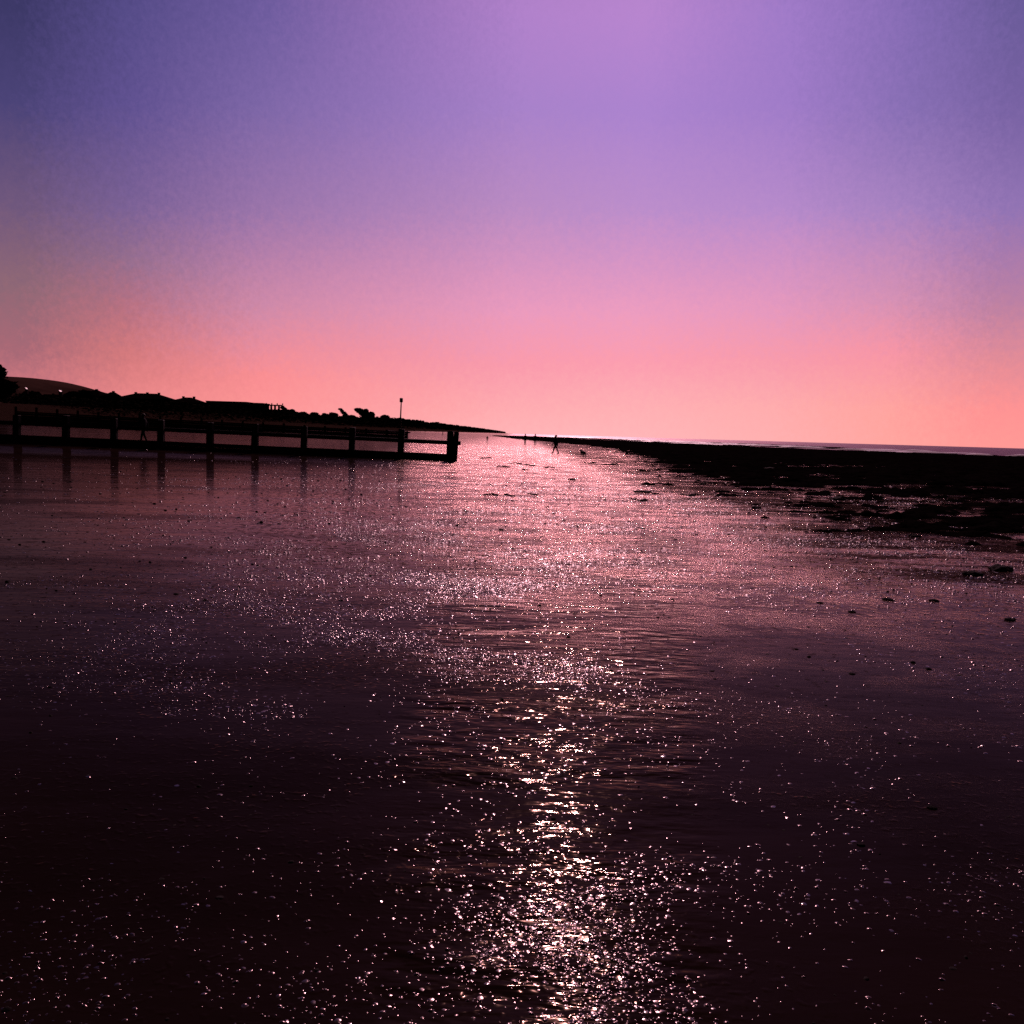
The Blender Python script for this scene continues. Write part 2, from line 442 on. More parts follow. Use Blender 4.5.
def scatter(bands, name, label, mat, hs=1.0, even=0.0):
    X = []; Y = []; Rr = []; Hh = []
    for y0, y1, dens, r0, r1, spread in bands:
        n = int(dens * (y1 - y0) * (y1 + y0) * 0.5 * 1.25)
        yy = np.sqrt(RS.uniform(y0 ** 2, y1 ** 2, n)); xx = RS.uniform(-.625, .625, n) * yy; yy = yy * np.exp(RS.normal(0, .07, n))
        cl = fbm(xx * .5 + 5, yy * .5, 3) ; cl2 = fbm(xx * 2.2, yy * 2.2 + 40, 3)
        cx = 0.035 * yy
        # more casts left of the middle, cleaner film to the right
        side = (1 - .62 * sstep(0.06, 0.20, xx / yy + .06 * (cl2 - .5))) * np.exp(-(np.abs(xx - cx) / ((.27 + .15 * sstep(3, 7, yy)) * yy)) ** 2 * 1.1)
        side = np.maximum(side, .7 * sstep(2.4, 4.2, xx + 2 * (cl - .5)) * sstep(8, 11, yy))
        keep = RS.rand(n) < np.maximum(np.clip((cl - .33) * 3.2, 0.06, 1) * np.clip((cl2 - .3) * 3.0, 0.1, 1) * (side * .93 + .07), even)
        xx = xx[keep]; yy = yy[keep]; n = len(xx)
        X.append(xx); Y.append(yy)
        rr = r0 + (r1 - r0) * RS.rand(n) ** 3
        Rr.append(rr); Hh.append(rr * (0.035 + 0.36 * RS.rand(n) ** 2.6) * hs)
    X = np.concatenate(X); Y = np.concatenate(Y); r = np.concatenate(Rr); h = np.concatenate(Hh)
    n = len(X)
    # low dome: centre + 3 rings of 8
    ang = np.linspace(0, 2 * np.pi, 8, endpoint=False)
    rings = [(0.0, 1.0), (0.38, .90), (0.72, .55), (1.0, -.12)]
    rot = RS.uniform(0, 2 * np.pi, n); asp = RS.uniform(.6, 1.0, n)
    V = [np.stack([X, Y, h], -1)[:, None, :]]
    tx = RS.normal(0, .10, n); ty = RS.normal(0, .10, n)
    for rr, zz in rings[1:]:
        wob = 1 + RS.uniform(-.18, .18, (n, 8))
        lx = np.cos(ang)[None] * rr * wob * r[:, None]; ly = np.sin(ang)[None] * rr * wob * (r * asp)[:, None]
        c_, s_ = np.cos(rot)[:, None], np.sin(rot)[:, None]
        wx = lx * c_ - ly * s_; wy = lx * s_ + ly * c_
        wz = zz * h[:, None] + (wx * tx[:, None] + wy * ty[:, None]) * (1 if zz > 0 else 0)
        V.append(np.stack([X[:, None] + wx, Y[:, None] + wy, wz], -1))
    V = np.concatenate(V, 1)  # n,25,3
    V[..., 2] += height(V[..., 0], V[..., 1])
    tri = []
    for k in range(8): tri.append((0, 1 + k, 1 + (k + 1) % 8))
    for a in range(2):
        for k in range(8):
            p, q = 1 + a * 8 + k, 1 + a * 8 + (k + 1) % 8
            tri += [(p, p + 8, q + 8), (p, q + 8, q)]
    tri = np.array(tri)
    Fc = (tri[None] + (np.arange(n) * 25)[:, None, None]).reshape(-1, 3)
    o = link_mesh(name, np_mesh(name, V.reshape(-1, 3), Fc, True), mat)
    tag(o, label, 'pebbles', None, 'stuff')
    print('scatter', name, n)


scatter([(1.7, 3.4, 19000, .0035, .0115, 1), (3.2, 6.5, 5200, .0045, .015, 1), (6.5, 10, 1500, .007, .020, 1)],
        'pebbles', 'scattered wet pebbles and worm casts glinting in the sunlight on the near sand', M['grit'])
scatter([(9, 16, 520, .008, .028, 1), (16, 28, 130, .013, .040, 1), (28, 44, 10, .02, .05, 1)],
        'shell_grit', 'finer dark shell grit speckling the sand farther up the beach', M['grit2'])


scatter([(1.8, 6, 30, .006, .016, 1), (6, 14, 26, .010, .030, 1), (14, 32, 9, .018, .05, 1)],
        'dark_shingle', 'scattered small dark stones lying dull on the wet sand', M['rock'], 1.5, .35)


# ------------------------------------------------------------------ weedy rock reef on the right
def reef():
    ysr = np.geomspace(9.2, 640, 900)
    us = np.linspace(0, 1, 520)
    U, Yg = np.meshgrid(us, ysr)
    # near/left limit and far right limit of the reef in X at each Y
    XL = np.interp(Yg, [11, 16, 21, 40, 80, 144, 240, 440, 640], [5.4, 5.0, 5.0, 6.6, 9.5, 11, 1, -16, -22])
    XR = np.interp(Yg, [11, 60, 160, 180, 260, 300, 400, 560, 640], [60, 110, 125, 95, 100, 112, 110, 50, 20])
    Xg = XL - 3 + (XR - XL + 3) * U ** 1.35
    d = np.minimum(Xg - XL, (XR - Xg) * 1.5)
    yn = np.interp(Xg, [5, 8, 12, 20, 60, 130], [14, 10.0, 9.0, 9.0, 9.0, 9.0])
    cov = sstep(-3, 4, d - 0.01 * Yg) * sstep(-1, 9, Yg - yn) * sstep(640, 560, Yg)
    cov *= sstep(0, 3, XR - Xg)
    yg = np.interp(Xg, [20, 38, 50, 62, 85, 120], [420, 320, 252, 185, 165, 155])
    cov *= 1 - sstep(yg - 4, yg + 4, Yg) * (1 - sstep(yg * 1.3, yg * 1.38, Yg)) * sstep(24, 34, Xg)
    n = fbm(Xg * .22, Yg * .42, 4, .55) * .40 + fbm(Xg * 1.3 + 30, Yg * 1.9, 6, .65) * .60
    cov *= 0.74 + 0.26 * sstep(26, 60, Yg + Xg * 0.5)
    cov *= 1 - 0.30 * sstep(22, 10, Xg - XL) * sstep(160, 100, Yg)
    hgt = (n - (0.68 - 0.36 * cov)) * 0.85
    hgt = np.minimum(hgt, 0.28) + 0.05 * (fbm(Xg * 4, Yg * 4, 3) - .5)
    hgt = np.where(cov <= 0.01, -0.3, hgt)
    Z = hgt * sstep(0, .08, cov) - 0.02
    nxx, nyy = len(us), len(ysr)
    ii = np.arange(nxx * nyy).reshape(nyy, nxx)
    q = np.stack([ii[:-1, :-1], ii[:-1, 1:], ii[1:, 1:], ii[1:, :-1]], -1).reshape(-1, 4)
    zf = Z.ravel(); q = q[(zf[q] > -0.01).any(1)]
    o = link_mesh('rock_reef', np_mesh('rock_reef', np.stack([Xg, Yg, Z], -1).reshape(-1, 3), q, True), M['reef'])
    tag(o, 'black weed covered rock flats with shallow pools', None, None, 'structure')


reef()


# ------------------------------------------------------------------ sea and surf
def sea_mat():
    m, t = newmat('sea_water')
    pos = t.n('ShaderNodeNewGeometry').outputs['Position']
    nrm = t.bump(t.noise(pos, 0.25, 8, 0.6, sx=0.35), 0.55)
    fr = t.n('ShaderNodeFresnel', in_0=1.2, in_Normal=nrm)
    d = t.n('ShaderNodeBsdfDiffuse', in_0=(0.012, 0.007, 0.009, 1))
    gl = t.n('ShaderNodeBsdfAnisotropic', in_Color=(.42, .30, .32, 1), in_Roughness=0.30, in_Normal=nrm)
    mx = t.n('ShaderNodeMixShader', in_0=fr.outputs[0], in_1=d.outputs[0], in_2=gl.outputs[0])
    o = t.n('ShaderNodeOutputMaterial'); t.t.links.new(mx.outputs[0], o.inputs[0])
    return m


M['sea'] = sea_mat()
EX = [-60, -30, 0, 50, 62, 75, 110, 300, 1200, 3600]
EY = [900, 760, 680, 580, 240, 186, 170, 155, 145, 140]
xx = np.concatenate([np.linspace(-60, 130, 160), np.geomspace(132, 3600, 60)])
yn = np.interp(xx, EX, EY) + 6 * (fbm(xx * .08, xx * 0 + 3, 4) - .5)
tt = np.linspace(0, 1, 60) ** 3
Xs = np.repeat(xx[None], 60, 0); Ys = yn[None] + (7000 - yn[None]) * tt[:, None]
ii = np.arange(60 * len(xx)).reshape(60, -1)
q = np.stack([ii[:-1, :-1], ii[:-1, 1:], ii[1:, 1:], ii[1:, :-1]], -1).reshape(-1, 4)
o = link_mesh('sea', np_mesh('sea', np.stack([Xs, Ys, Xs * 0 + .03], -1).reshape(-1, 3), q, True), M['sea'])
tag(o, 'low dark mauve sea along the horizon', None, None, 'structure')

fm, t = newmat('surf_foam_glitter')
p = t.n('ShaderNodeBsdfPrincipled', in_Base_Color=(0.8, 0.72, 0.74, 1), in_Roughness=0.45)  # white also stands in for sun glitter on the shallow water
t.t.links.new(p.outputs[0], t.n('ShaderNodeOutputMaterial').inputs[0])
M['foam_glitter'] = fm


def surf():
    V = []; Q = []
    def ridge(x0, y0, ln, hh, slope):
        n = max(4, int(ln / 3)); b = len(V)
        for i in range(n):
            s = i / (n - 1); x = x0 + ln * (s - .5); k = math.sin(math.pi * s) ** .6
            y = y0 + slope * ln * (s - .5) + random.uniform(-.4, .4); h_ = hh * k * random.uniform(.6, 1.1)
            V.extend([(x, y - 1.2 * k, .02), (x, y - .3, .04 + h_ * .8), (x, y + .3, .04 + h_), (x, y + 1.5 * k, .02)])
        for i in range(n - 1):
            for k in range(3):
                a = b + i * 4 + k; Q.append((a, a + 4, a + 5, a + 1))
    for i in range(60):
        x = random.uniform(70, 190); y = float(np.interp(x, EX, EY)) + random.choice([0, 1, 4, 9, 30, 60, 90]) + random.uniform(-2, 3)
        ridge(x, y, random.uniform(4, 20), random.uniform(.15, .55), random.uniform(-.25, 0))
    for i in range(60):
        s = random.random(); y = 250 + 420 * s; x = float(np.interp(y, [240, 580, 680, 760], [66, 52, 5, -25])) + random.uniform(-3, 30)
        ridge(x, y, random.uniform(8, 40), random.uniform(.1, .35), random.uniform(-.2, .2))
    o = link_mesh('surf', np_mesh('surf', np.array(V), np.array(Q), True), M['foam_glitter'])
    tag(o, 'white lines of low surf and painted sun glitter along the edge of the sea', 'surf', None, 'stuff')


surf()

# ------------------------------------------------------------------ hill
def hill():
    px = np.array([-300, -120, -30, 35, 54, 66, 80, 100, 140, 200, 300, 420])
    py = np.array([372, 371, 374, 377.5, 380, 384, 388.5, 392, 400, 410, 424, 433])
    D = 2600
    hx = []; hh = []
    for a, b in zip(px, py):
        p = at(a, b, D); hx.append(p.x); hh.append(p.z)
    X = np.linspace(hx[0], hx[-1], 160); T = np.linspace(-1, 1, 40)
    Xg, Tg = np.meshgrid(X, T)
    top = np.interp(Xg, hx, hh) + 5 * (fbm(Xg * .02, Tg * 3, 3) - .5)
    prof = np.cos(Tg * math.pi / 2) ** 1.3
    Z = top * prof * np.where(Tg < 0, 1, 1) - 2
    Yg = D + Tg * 900
    ii = np.arange(Xg.size).reshape(Xg.shape)
    q = np.stack([ii[:-1, :-1], ii[:-1, 1:], ii[1:, 1:], ii[1:, :-1]], -1).reshape(-1, 4)
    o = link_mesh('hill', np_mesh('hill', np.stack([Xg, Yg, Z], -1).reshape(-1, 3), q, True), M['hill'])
    tag(o, 'long smooth dark hill rising behind the shore', None, None, 'structure')


hill()


# ------------------------------------------------------------------ groynes
def groyne(name, label, group, ends, dist, n, post_h, wood, post_w, boards, rails, end_pair=False, proud=.06, post_px=None):
    """posts in a straight line; heights follow the sand"""
    (pxA, zA), (pxB, zB) = ends
    base = []
    if post_px is None: post_px = [pxA + (pxB - pxA) * i / (n - 1) for i in range(n)]
    for i in range(n):
        f_ = i / (n - 1); px = post_px[i]
        X = at(px, 440, dist).x; s_ = (px - pxA) / (pxB - pxA)
        base.append(Vector((X, dist, zA + (zB - zA) * s_)))
    root = empty(name, (base[-1].x, dist, hz(base[-1].x, dist)))
    tag(root, label, 'groyne', group)
    off = root.location
    for i, b in enumerate(base):
        hh = post_h[0] + (post_h[1] - post_h[0]) * i / (n - 1) + random.uniform(-.05, .05)
        rot = Euler((random.uniform(-.02, .02), R(1.2) + random.uniform(-.015, .02), random.uniform(-.1, .1))).to_matrix()
        gz_ = hz(b.x, dist)
        bot = min(gz_, b.z) - .3
        c_ = Vector((b.x, dist, (bot + b.z + hh) / 2)) - off
        mb = MB(); mb.box(c_, (post_w, post_w * .95, b.z + hh - bot), rot, taper=.93)
        mb.build('post', wood, root, bevel=post_w * .07, jitter=post_w * .02)
        if end_pair and i == n - 1:
            mb = MB(); mb.box(c_ + Vector((post_w * .86, .03, -.02)), (post_w * .85, post_w * .9, b.z + hh - bot - .02),
                              Euler((0, R(3.2), 0)).to_matrix(), taper=.93)
            mb.build('post', wood, root, bevel=post_w * .07, jitter=post_w * .02)
    def beam(nm, i0, i1, zc, th, hgt, ext=0.0, side=-1):
        a, b = base[i0], base[i1]
        dx = b.x - a.x; L = math.hypot(dx, b.z - a.z)
        rot = Euler((0, -math.atan2(b.z - a.z, dx), 0)).to_matrix()
        c_ = Vector(((a.x + b.x) / 2 + ext / 2, dist + side * (post_w / 2 + th / 2 - .01), (a.z + b.z) / 2 + zc)) - off
        c_.z += random.uniform(-.008, .008)
        mb = MB(); mb.box(c_, (L + ext - .012, th, hgt), rot)
        mb.build(nm, wood, root, bevel=.012, jitter=.004)
    seg = list(range(0, n - 1, 2)) + [n - 1]
    seg = sorted(set(seg))
    for zc, hgt in boards:
        for a, b in zip(seg[:-1], seg[1:]):
            beam('plank', a, b, zc, .075, hgt - .006, .12 if b == n - 1 else 0)
    for zc, hgt in rails:
        for a, b in zip(seg[:-1], seg[1:]):
            beam('rail', a, b, zc, .10, hgt, .55 if b == n - 1 else 0, side=1)
    # bolt plates on the posts
    for i, b in enumerate(base):
        for zc, _ in rails:
            mb = MB(); mb.box(Vector((b.x, dist - post_w / 2 - .012, b.z + zc)) - off, (.07, .02, .07))
            mb.build('bolt_plate', M['iron'], root, bevel=.004)
    return base


D1 = 46.5
POSTS1 = [-31, 17, 66, 114, 161, 210, 255, 304, 352, 401, 450]
b1 = groyne('timber_groyne', 'low dark timber groyne of stout posts and planks standing nearest on the wet sand', 'timber groynes on the beach',
            ((17, .36), (450, 0.0)), D1, 11, (1.48, 1.62), M['timber'], .32,
            [(.06, .37), (.345, .215)], [(1.03, .20)], True, post_px=POSTS1)

D2 = 150
n2 = 20
gr2 = groyne('timber_groyne', 'distant dark timber groyne running behind the nearer one toward the shingle bank', 'timber groynes on the beach',
             ((16.4, 2.0), (407, 0.45)), D2, n2, (1.7, 1.0), M['timber_far'], .34,
             [(-.6, .6), (0, .6), (.5, .36)], [(.80, .22)], False)

# groyne marker pole
mk = empty('groyne_marker', (b1[9].x - .07, D1 + .22, 1.1))
tag(mk, 'thin marker pole with a can shaped top standing on the near groyne', 'marker pole')
mb = MB(); mb.tube([(0, 0, -.3), (0, 0, 1.2), (.02, 0, 2.0)], [.045, .035, .03], 10); mb.build('pole', M['iron'], mk, smooth=True)
mb = MB(); mb.tube([(.02, 0, 1.93), (.02, 0, 1.95), (.02, 0, 2.14), (.02, 0, 2.16)], [.05, .085, .085, .05], 12)
mb.build('topmark', M['iron'], mk)
mb = MB(); mb.box((0, -.04, .25), (.14, .03, .05)); mb.build('bracket', M['iron'], mk)


# ------------------------------------------------------------------ buildings
def house(px0, px1, ytop, D, label, kind='hip', storeys=2, depth=9, wallm='wall', chim=1, wins=5, ridge=.18, group='buildings along the shore'):
    a = at(px0, ytop, D); b = at(px1, ytop, D)
    W = b.x - a.x; cx = (a.x + b.x) / 2
    ztop = (a.z + b.z) / 2
    z0 = hz(cx, D) - .3
    root = empty('seaside_house', (cx, D, z0)); tag(root, label, 'building', group)
    Ht = ztop - z0
    rh = 0 if kind == 'flat' else Ht * ridge + 0.8
    wh = Ht - rh
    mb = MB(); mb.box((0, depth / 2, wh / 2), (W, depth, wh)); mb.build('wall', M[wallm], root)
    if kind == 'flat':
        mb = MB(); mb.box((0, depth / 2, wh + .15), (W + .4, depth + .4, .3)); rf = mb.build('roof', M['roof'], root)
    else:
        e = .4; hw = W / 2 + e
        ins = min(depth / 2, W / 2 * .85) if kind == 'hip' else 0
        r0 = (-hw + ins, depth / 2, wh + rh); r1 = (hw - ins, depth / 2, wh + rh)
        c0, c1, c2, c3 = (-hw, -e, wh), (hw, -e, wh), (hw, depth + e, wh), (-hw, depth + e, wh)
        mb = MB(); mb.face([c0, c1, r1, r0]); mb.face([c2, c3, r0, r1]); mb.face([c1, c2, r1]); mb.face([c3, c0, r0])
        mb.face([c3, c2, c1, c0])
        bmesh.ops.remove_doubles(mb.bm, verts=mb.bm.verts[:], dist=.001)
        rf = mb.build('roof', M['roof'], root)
    for k in range(chim):
        x = (-.35 + .7 * (k + .5) / max(1, chim)) * W
        mb = MB(); mb.box((x, depth / 2 + .6, wh + rh - .35), (.8, .6, 1.3)); mb.box((x, depth / 2 + .6, wh + rh + .36), (.9, .7, .12))
        mb.build('chimney', M['brick'], rf)
    for s in range(storeys):
        zc = wh * (s + .55) / storeys
        for k in range(wins):
            x = (-.5 + (k + .5) / wins) * W
            ww = min(1.3, W / wins * .5); whh = min(1.5, wh / storeys * .5)
            mb = MB(); mb.box((x, -.03, zc), (ww, .08, whh)); f_ = mb.build('window', M['frame'], root)
            mb = MB(); mb.box((x, -.085, zc), (ww * .8, .03, whh * .84)); mb.build('pane', M['glass'], f_)
    mb = MB(); mb.box((W * .08, -.05, 1.05), (1.0, .1, 2.1)); mb.build('door', M['brick'], root)
    return root


house(80, 99, 389.5, 330, 'low dark house with a long roof just right of the hill', 'hip', 2, 10, 'brick', 1, 5)
house(100.5, 114, 391.5, 334, 'small dark hipped house between two longer roofs', 'hip', 2, 9, 'wall', 1, 3)
house(115, 165.5, 392.7, 340, 'longest hipped terrace on the shore left of the centre of the row', 'hip', 2, 12, 'brick', 3, 12)
house(167, 198, 396.8, 345, 'square ended hipped house beside a low gap in the roofline', 'hip', 2, 12, 'wall', 2, 7)
house(199, 205.5, 403, 352, 'low flat link building filling the gap in the roofline', 'flat', 1, 8, 'brick', 0, 2)
house(206, 246, 402, 360, 'long flat roofed terrace with a chimney and a row of windows', 'flat', 3, 11, 'wall', 1, 11)
house(247, 262, 403.5, 368, 'short flat roofed block at the right end of the terrace', 'flat', 3, 11, 'brick', 0, 4)
house(20, 34, 391, 420, 'small house low on the hillside behind the tiny greenhouse pane set to glint', 'gable', 2, 8, 'wall', 1, 3)
house(40, 56, 394, 400, 'house with paler walls below the hill left of the row', 'gable', 2, 8, 'frame', 1, 4)
house(57, 74, 392, 410, 'hipped house below the hill slope behind the greenhouse pane set for a duller shine', 'hip', 2, 8, 'wall', 1, 4)


def glint(parent_px, py, D, w_, h_, label):
    p = at(parent_px, py, D)
    n = (to_sun + (Vector((0, 0, H)) - p).normalized()).normalized()  # pane tilt set midway between sun and camera to make the glint
    rot = n.to_track_quat('Z', 'Y').to_matrix()
    root = empty('greenhouse', (p.x, p.y, hz(p.x, p.y))); tag(root, label, 'greenhouse')
    zc = p.z - root.location.z
    mb = MB(); mb.box((0, 0, zc), (w_, h_, .06), rot); mb.build('glass_roof', M['glassroof'], root)
    mb = MB(); mb.box((0, .1, (zc - h_ * .3) / 2), (w_ * .94, h_ * .7, zc - h_ * .3)); mb.build('wall', M['wall'], root)


M['glassroof'] = rough_mat('roof_glass', (0.03, 0.025, 0.028), 0.5, 0.4, bump=0)
glint(26.5, 388.4, 395, 1.2, .9, 'tiny greenhouse glinting in the sun at the far left below the hill')
glint(60.5, 391, 385, 1.6, .8, 'greenhouse with a duller shine between the house roofs below the hill')


# open framed pavilion with sky showing through
def pavilion():
    a = at(262.5, 405, 380); b = at(286, 405, 380); W = b.x - a.x; cx = (a.x + b.x) / 2; z0 = hz(cx, 380) - .2
    zt = at(270, 404.3, 380).z - z0
    root = empty('seafront_pavilion', (cx, 380, z0)); tag(root, 'open framed pavilion at the end of the terrace with sky showing through its openings', 'pavilion')
    lo = zt - 4.6
    mb = MB(); mb.box((0, 3, lo / 2), (W, 6, lo)); mb.build('wall', M['brick'], root)
    mb = MB(); mb.box((-W * .1, .6, zt - .35), (W * .8, 1.6, .5)); mb.box((W * .38, .6, zt - 1.5), (W * .25, 1.6, 1.4), Euler((0, R(32), 0)).to_matrix())
    mb.build('roof', M['roof'], root)
    mb = MB(); mb.box((0, .6, lo + 2.2), (W, 1.2, .7)); mb.build('gallery_floor', M['roof'], root)
    for k in range(6):
        x = -W * .48 + k * W * .17 + random.uniform(-.2, .2)
        mb = MB(); mb.box((x, .4, lo + 2.1), (.75, .6, 4.2)); mb.build('pillar', M['brick'], root)
    mb = MB(); mb.box((W * .44, 3, lo + 1.4), (W * .12, 6, 2.8)); mb.build('side_wall', M['brick'], root)
    for k in range(4):
        mb = MB(); mb.box((-W * .42 + k * 2.3, 3, zt + .2), (.35, .35, .8)); mb.build('finial', M['roof'], root)


pavilion()


# ------------------------------------------------------------------ trees
def crown_mesh(name, lobes, nleaf, size, seed):
    rs = np.random.RandomState(seed); P = []
    for (cx, cy, cz, rx, ry, rz_) in lobes:
        n = int(nleaf * rx * rz_)
        v = rs.normal(size=(n, 3)); v /= np.linalg.norm(v, axis=1)[:, None]
        rad = rs.rand(n) ** .45 * (1 + .22 * np.sin(v[:, 0] * 7 + seed) * np.cos(v[:, 2] * 6 + cx))
        P.append(v * rad[:, None] * np.array([rx, ry, rz_]) + np.array([cx, cy, cz]))
    P = np.concatenate(P); n = len(P)
    s = size * rs.uniform(.5, 1.4, n)
    a = rs.normal(size=(n, 3)); a /= np.linalg.norm(a, axis=1)[:, None]
    b = np.cross(a, rs.normal(size=(n, 3))); b /= np.linalg.norm(b, axis=1)[:, None]
    a *= s[:, None]; b *= (s * .7)[:, None]
    V = np.stack([P - a, P + b * .8, P + a, P - b * .8], 1).reshape(-1, 3)
    Fq = np.arange(n * 4).reshape(n, 4)
    return np_mesh(name, V, Fq)


def limbs_mesh(name, h, lean, tips):
    mb = MB()
    top = Vector((lean, 0, h))
    mb.tube([(0, 0, -.3), (lean * .2, .05, h * .35), (lean * .6, 0, h * .7), top], [.045 * h, .03 * h, .022 * h, .008 * h], 7)
    for tx, tz in tips:
        s = Vector((lean * .35, 0, h * .45)); mb.tube([s, (s + Vector((tx, random.uniform(-.5, .5) * h * .2, tz))) / 2 + Vector((0, 0, .03 * h)), (tx, 0, tz)], [.02 * h, .014 * h, .006 * h], 5)
    o = mb.build('trunk', M['bark']); me = o.data; bpy.data.objects.remove(o); return me


VAR = []
for v in range(5):
    rr = random.Random(40 + v)
    lob = []
    for k in range(9):
        ang = rr.uniform(0, 6.28); q = rr.uniform(0, .30)
        lob.append((math.cos(ang) * q, math.sin(ang) * q, rr.uniform(.42, .80), rr.uniform(.14, .25), rr.uniform(.14, .25), rr.uniform(.11, .2)))
    VAR.append((crown_mesh('crown', lob, 30000, .045, v), limbs_mesh('trunk', .8, rr.uniform(-.06, .06), [(-.25, .62), (.26, .6), (.1, .75)])))
# wind swept: crown streaming up and to the left
lean = [(-.05, 0, .5, .16, .14, .12), (-.16, 0, .66, .14, .12, .10), (-.27, 0, .80, .12, .1, .09), (-.36, 0, .92, .12, .1, .07), (.05, 0, .38, .2, .15, .12)]
VAR.append((crown_mesh('crown', lean, 30000, .045, 77), limbs_mesh('trunk', .7, -.2, [(-.3, .85), (.05, .5)])))
lean2 = [(.18, 0, .45, .25, .2, .2), (.08, 0, .66, .26, .2, .2), (-.12, 0, .80, .22, .15, .17), (-.27, 0, .88, .12, .1, .10), (.14, 0, .86, .10, .1, .10), (.3, 0, .42, .2, .15, .2)]
VAR.append((crown_mesh('crown', lean2, 30000, .045, 78), limbs_mesh('trunk', .7, .0, [(-.25, .85), (.25, .5)])))


def tree(px, ytop, D, v, label, wide=1.0, sink=.0):
    p = at(px, ytop, D); g_ = hz(p.x, D)
    hh = p.z - g_ + sink
    root = empty('shore_tree', (p.x, D, g_ - sink), random.uniform(-.2, .2) if v > 4 else random.uniform(0, 6.28))
    root.scale = (hh * wide, hh * wide, hh)
    tag(root, label, 'tree', 'trees along the shore')
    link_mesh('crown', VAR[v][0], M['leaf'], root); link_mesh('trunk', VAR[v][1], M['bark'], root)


treedef = [
    (-9, 363, 240, 0, 'dark tree at the left edge of the photo above the beach', 1.3),
    (-14, 362, 250, 1, 'part hidden tree beyond the left edge of the photo', 1.5),
    (4, 380, 260, 2, 'tree sloping down from the left edge toward the hill', 1.4),
    (84, 388.8, 322, 3, 'bushy tree in front of the long roofed house below the hill', 1.6),
    (112, 392, 326, 1, 'round tree between the small hipped house and the long terrace', 1.4),
    (163, 396.2, 332, 4, 'tree at the right end of the longest hipped terrace', 1.5),
    (202, 401.5, 342, 0, 'small tree in the gap between the hipped house and flat terrace', 1.2),
    (243, 402.4, 352, 2, 'tree near the right end of the flat roofed terrace', 1.5),
    (292, 409, 420, 0, 'round tree immediately right of the open pavilion', 1.3),
    (303, 410.5, 440, 1, 'low bushy tree second to the right of the pavilion', 1.5),
    (313, 411, 450, 2, 'bushy tree third to the right of the pavilion', 1.5),
    (324, 412.5, 455, 3, 'wide tree left of the wind bent tree', 1.5),
    (334, 411, 460, 4, 'broad tree touching the wind bent tree on its left', 1.6),
    (346.5, 408.3, 470, 5, 'thin wind bent tree whose tip points left over a gap of sky', 1.3),
    (352, 414, 475, 1, 'low tree in the dip beside the wind bent tree', 1.5),
    (363, 408, 480, 6, 'tallest wind swept tree, with a ragged flat top', 1.5),
    (370, 411, 486, 3, 'tree sloping down from the tallest wind swept tree', 1.5),
    (385, 414.7, 500, 0, 'rounded tree between the tallest tree and the marker pole', 1.6),
    (400, 416.5, 520, 2, 'wide domed tree seen behind the marker pole', 2.0),
    (408, 418.5, 540, 4, 'domed tree immediately right of the marker pole', 2.0),
    (419, 420.5, 600, 1, 'dome shaped tree second to the right of the marker pole', 2.2),
    (430, 423.4, 700, 3, 'low tree third to the right of the marker pole', 2.4),
    (443, 424.6, 820, 0, 'far small tree left of the groyne end post', 2.6),
    (456, 426, 950, 2, 'far small tree behind the groyne end post', 2.6),
    (466, 426.4, 1100, 4, 'far small tree just right of the groyne end post', 2.8),
    (477, 427.8, 1300, 1, 'tiny far tree where the shore runs low', 3.0),
    (488, 429.8, 1600, 3, 'tiny last tree at the tip of the distant shore', 3.5),
]
for px, yt, D, v, lab, wd in treedef:
    tree(px, yt, D, v, lab, wd)

# scrub belt on the bank (uncountable)
def scrub():
    rs = np.random.RandomState(5); P = []; S = []
    for D0, D1_, n, hh in ((235, 520, 26000, 3.2), (520, 2400, 22000, 5.0)):
        y = np.exp(rs.uniform(np.log(D0), np.log(D1_), n)); s = rs.uniform(16, 70, n)
        x = shore(y) - s; gz_ = height(x, y)
        top = hh * (.35 + .9 * fbm(x * .09, y * .05, 4)) * np.clip(1.25 - y / 2400, .35, 1)
        z = gz_ + rs.rand(n) ** .7 * top
        P.append(np.stack([x, y, z], -1)); S.append(np.clip(.0022 * y, .45, 3.0) * rs.uniform(.5, 1.2, n))
    P = np.concatenate(P); S = np.concatenate(S); n = len(P)
    a = rs.normal(size=(n, 3)); a /= np.linalg.norm(a, axis=1)[:, None]
    b = np.cross(a, rs.normal(size=(n, 3))); b /= np.linalg.norm(b, axis=1)[:, None]
    a *= S[:, None]; b *= S[:, None] * .8
    a[:, 2] *= .5; b[:, 2] *= .5
    V = np.stack([P - a, P - b, P + a, P + b], 1).reshape(-1, 3)
    o = link_mesh('scrub', np_mesh('scrub', V, np.arange(n * 4).reshape(n, 4)), M['leaf'])
    tag(o, 'dark coastal scrub covering the bank below the houses and trees', 'scrub', None, 'stuff')


scrub()


# ------------------------------------------------------------------ people and dog
def skinned(name, nodes, edges, mat, parent, sub=1, root=0):
    me = bpy.data.meshes.new(name)
    me.from_pydata([n[:3] for n in nodes], edges, []); me.update()
    o = bpy.data.objects.new(name, me); COL.objects.link(o)
    sk = o.modifiers.new('skin', 'SKIN'); sk.use_smooth_shade = True
    for i, n in enumerate(nodes):
        v = me.skin_vertices[0].data[i]; v.radius = (n[3], n[4] if len(n) > 4 else n[3]); v.use_root = (i == root)
    sb = o.modifiers.new('sub', 'SUBSURF'); sb.levels = sub; sb.render_levels = sub
    dg = bpy.context.evaluated_depsgraph_get(); ev = o.evaluated_get(dg)
    m2 = bpy.data.meshes.new_from_object(ev); m2.name = name
    bpy.data.objects.remove(o)
    return link_mesh(name, m2, mat, parent)


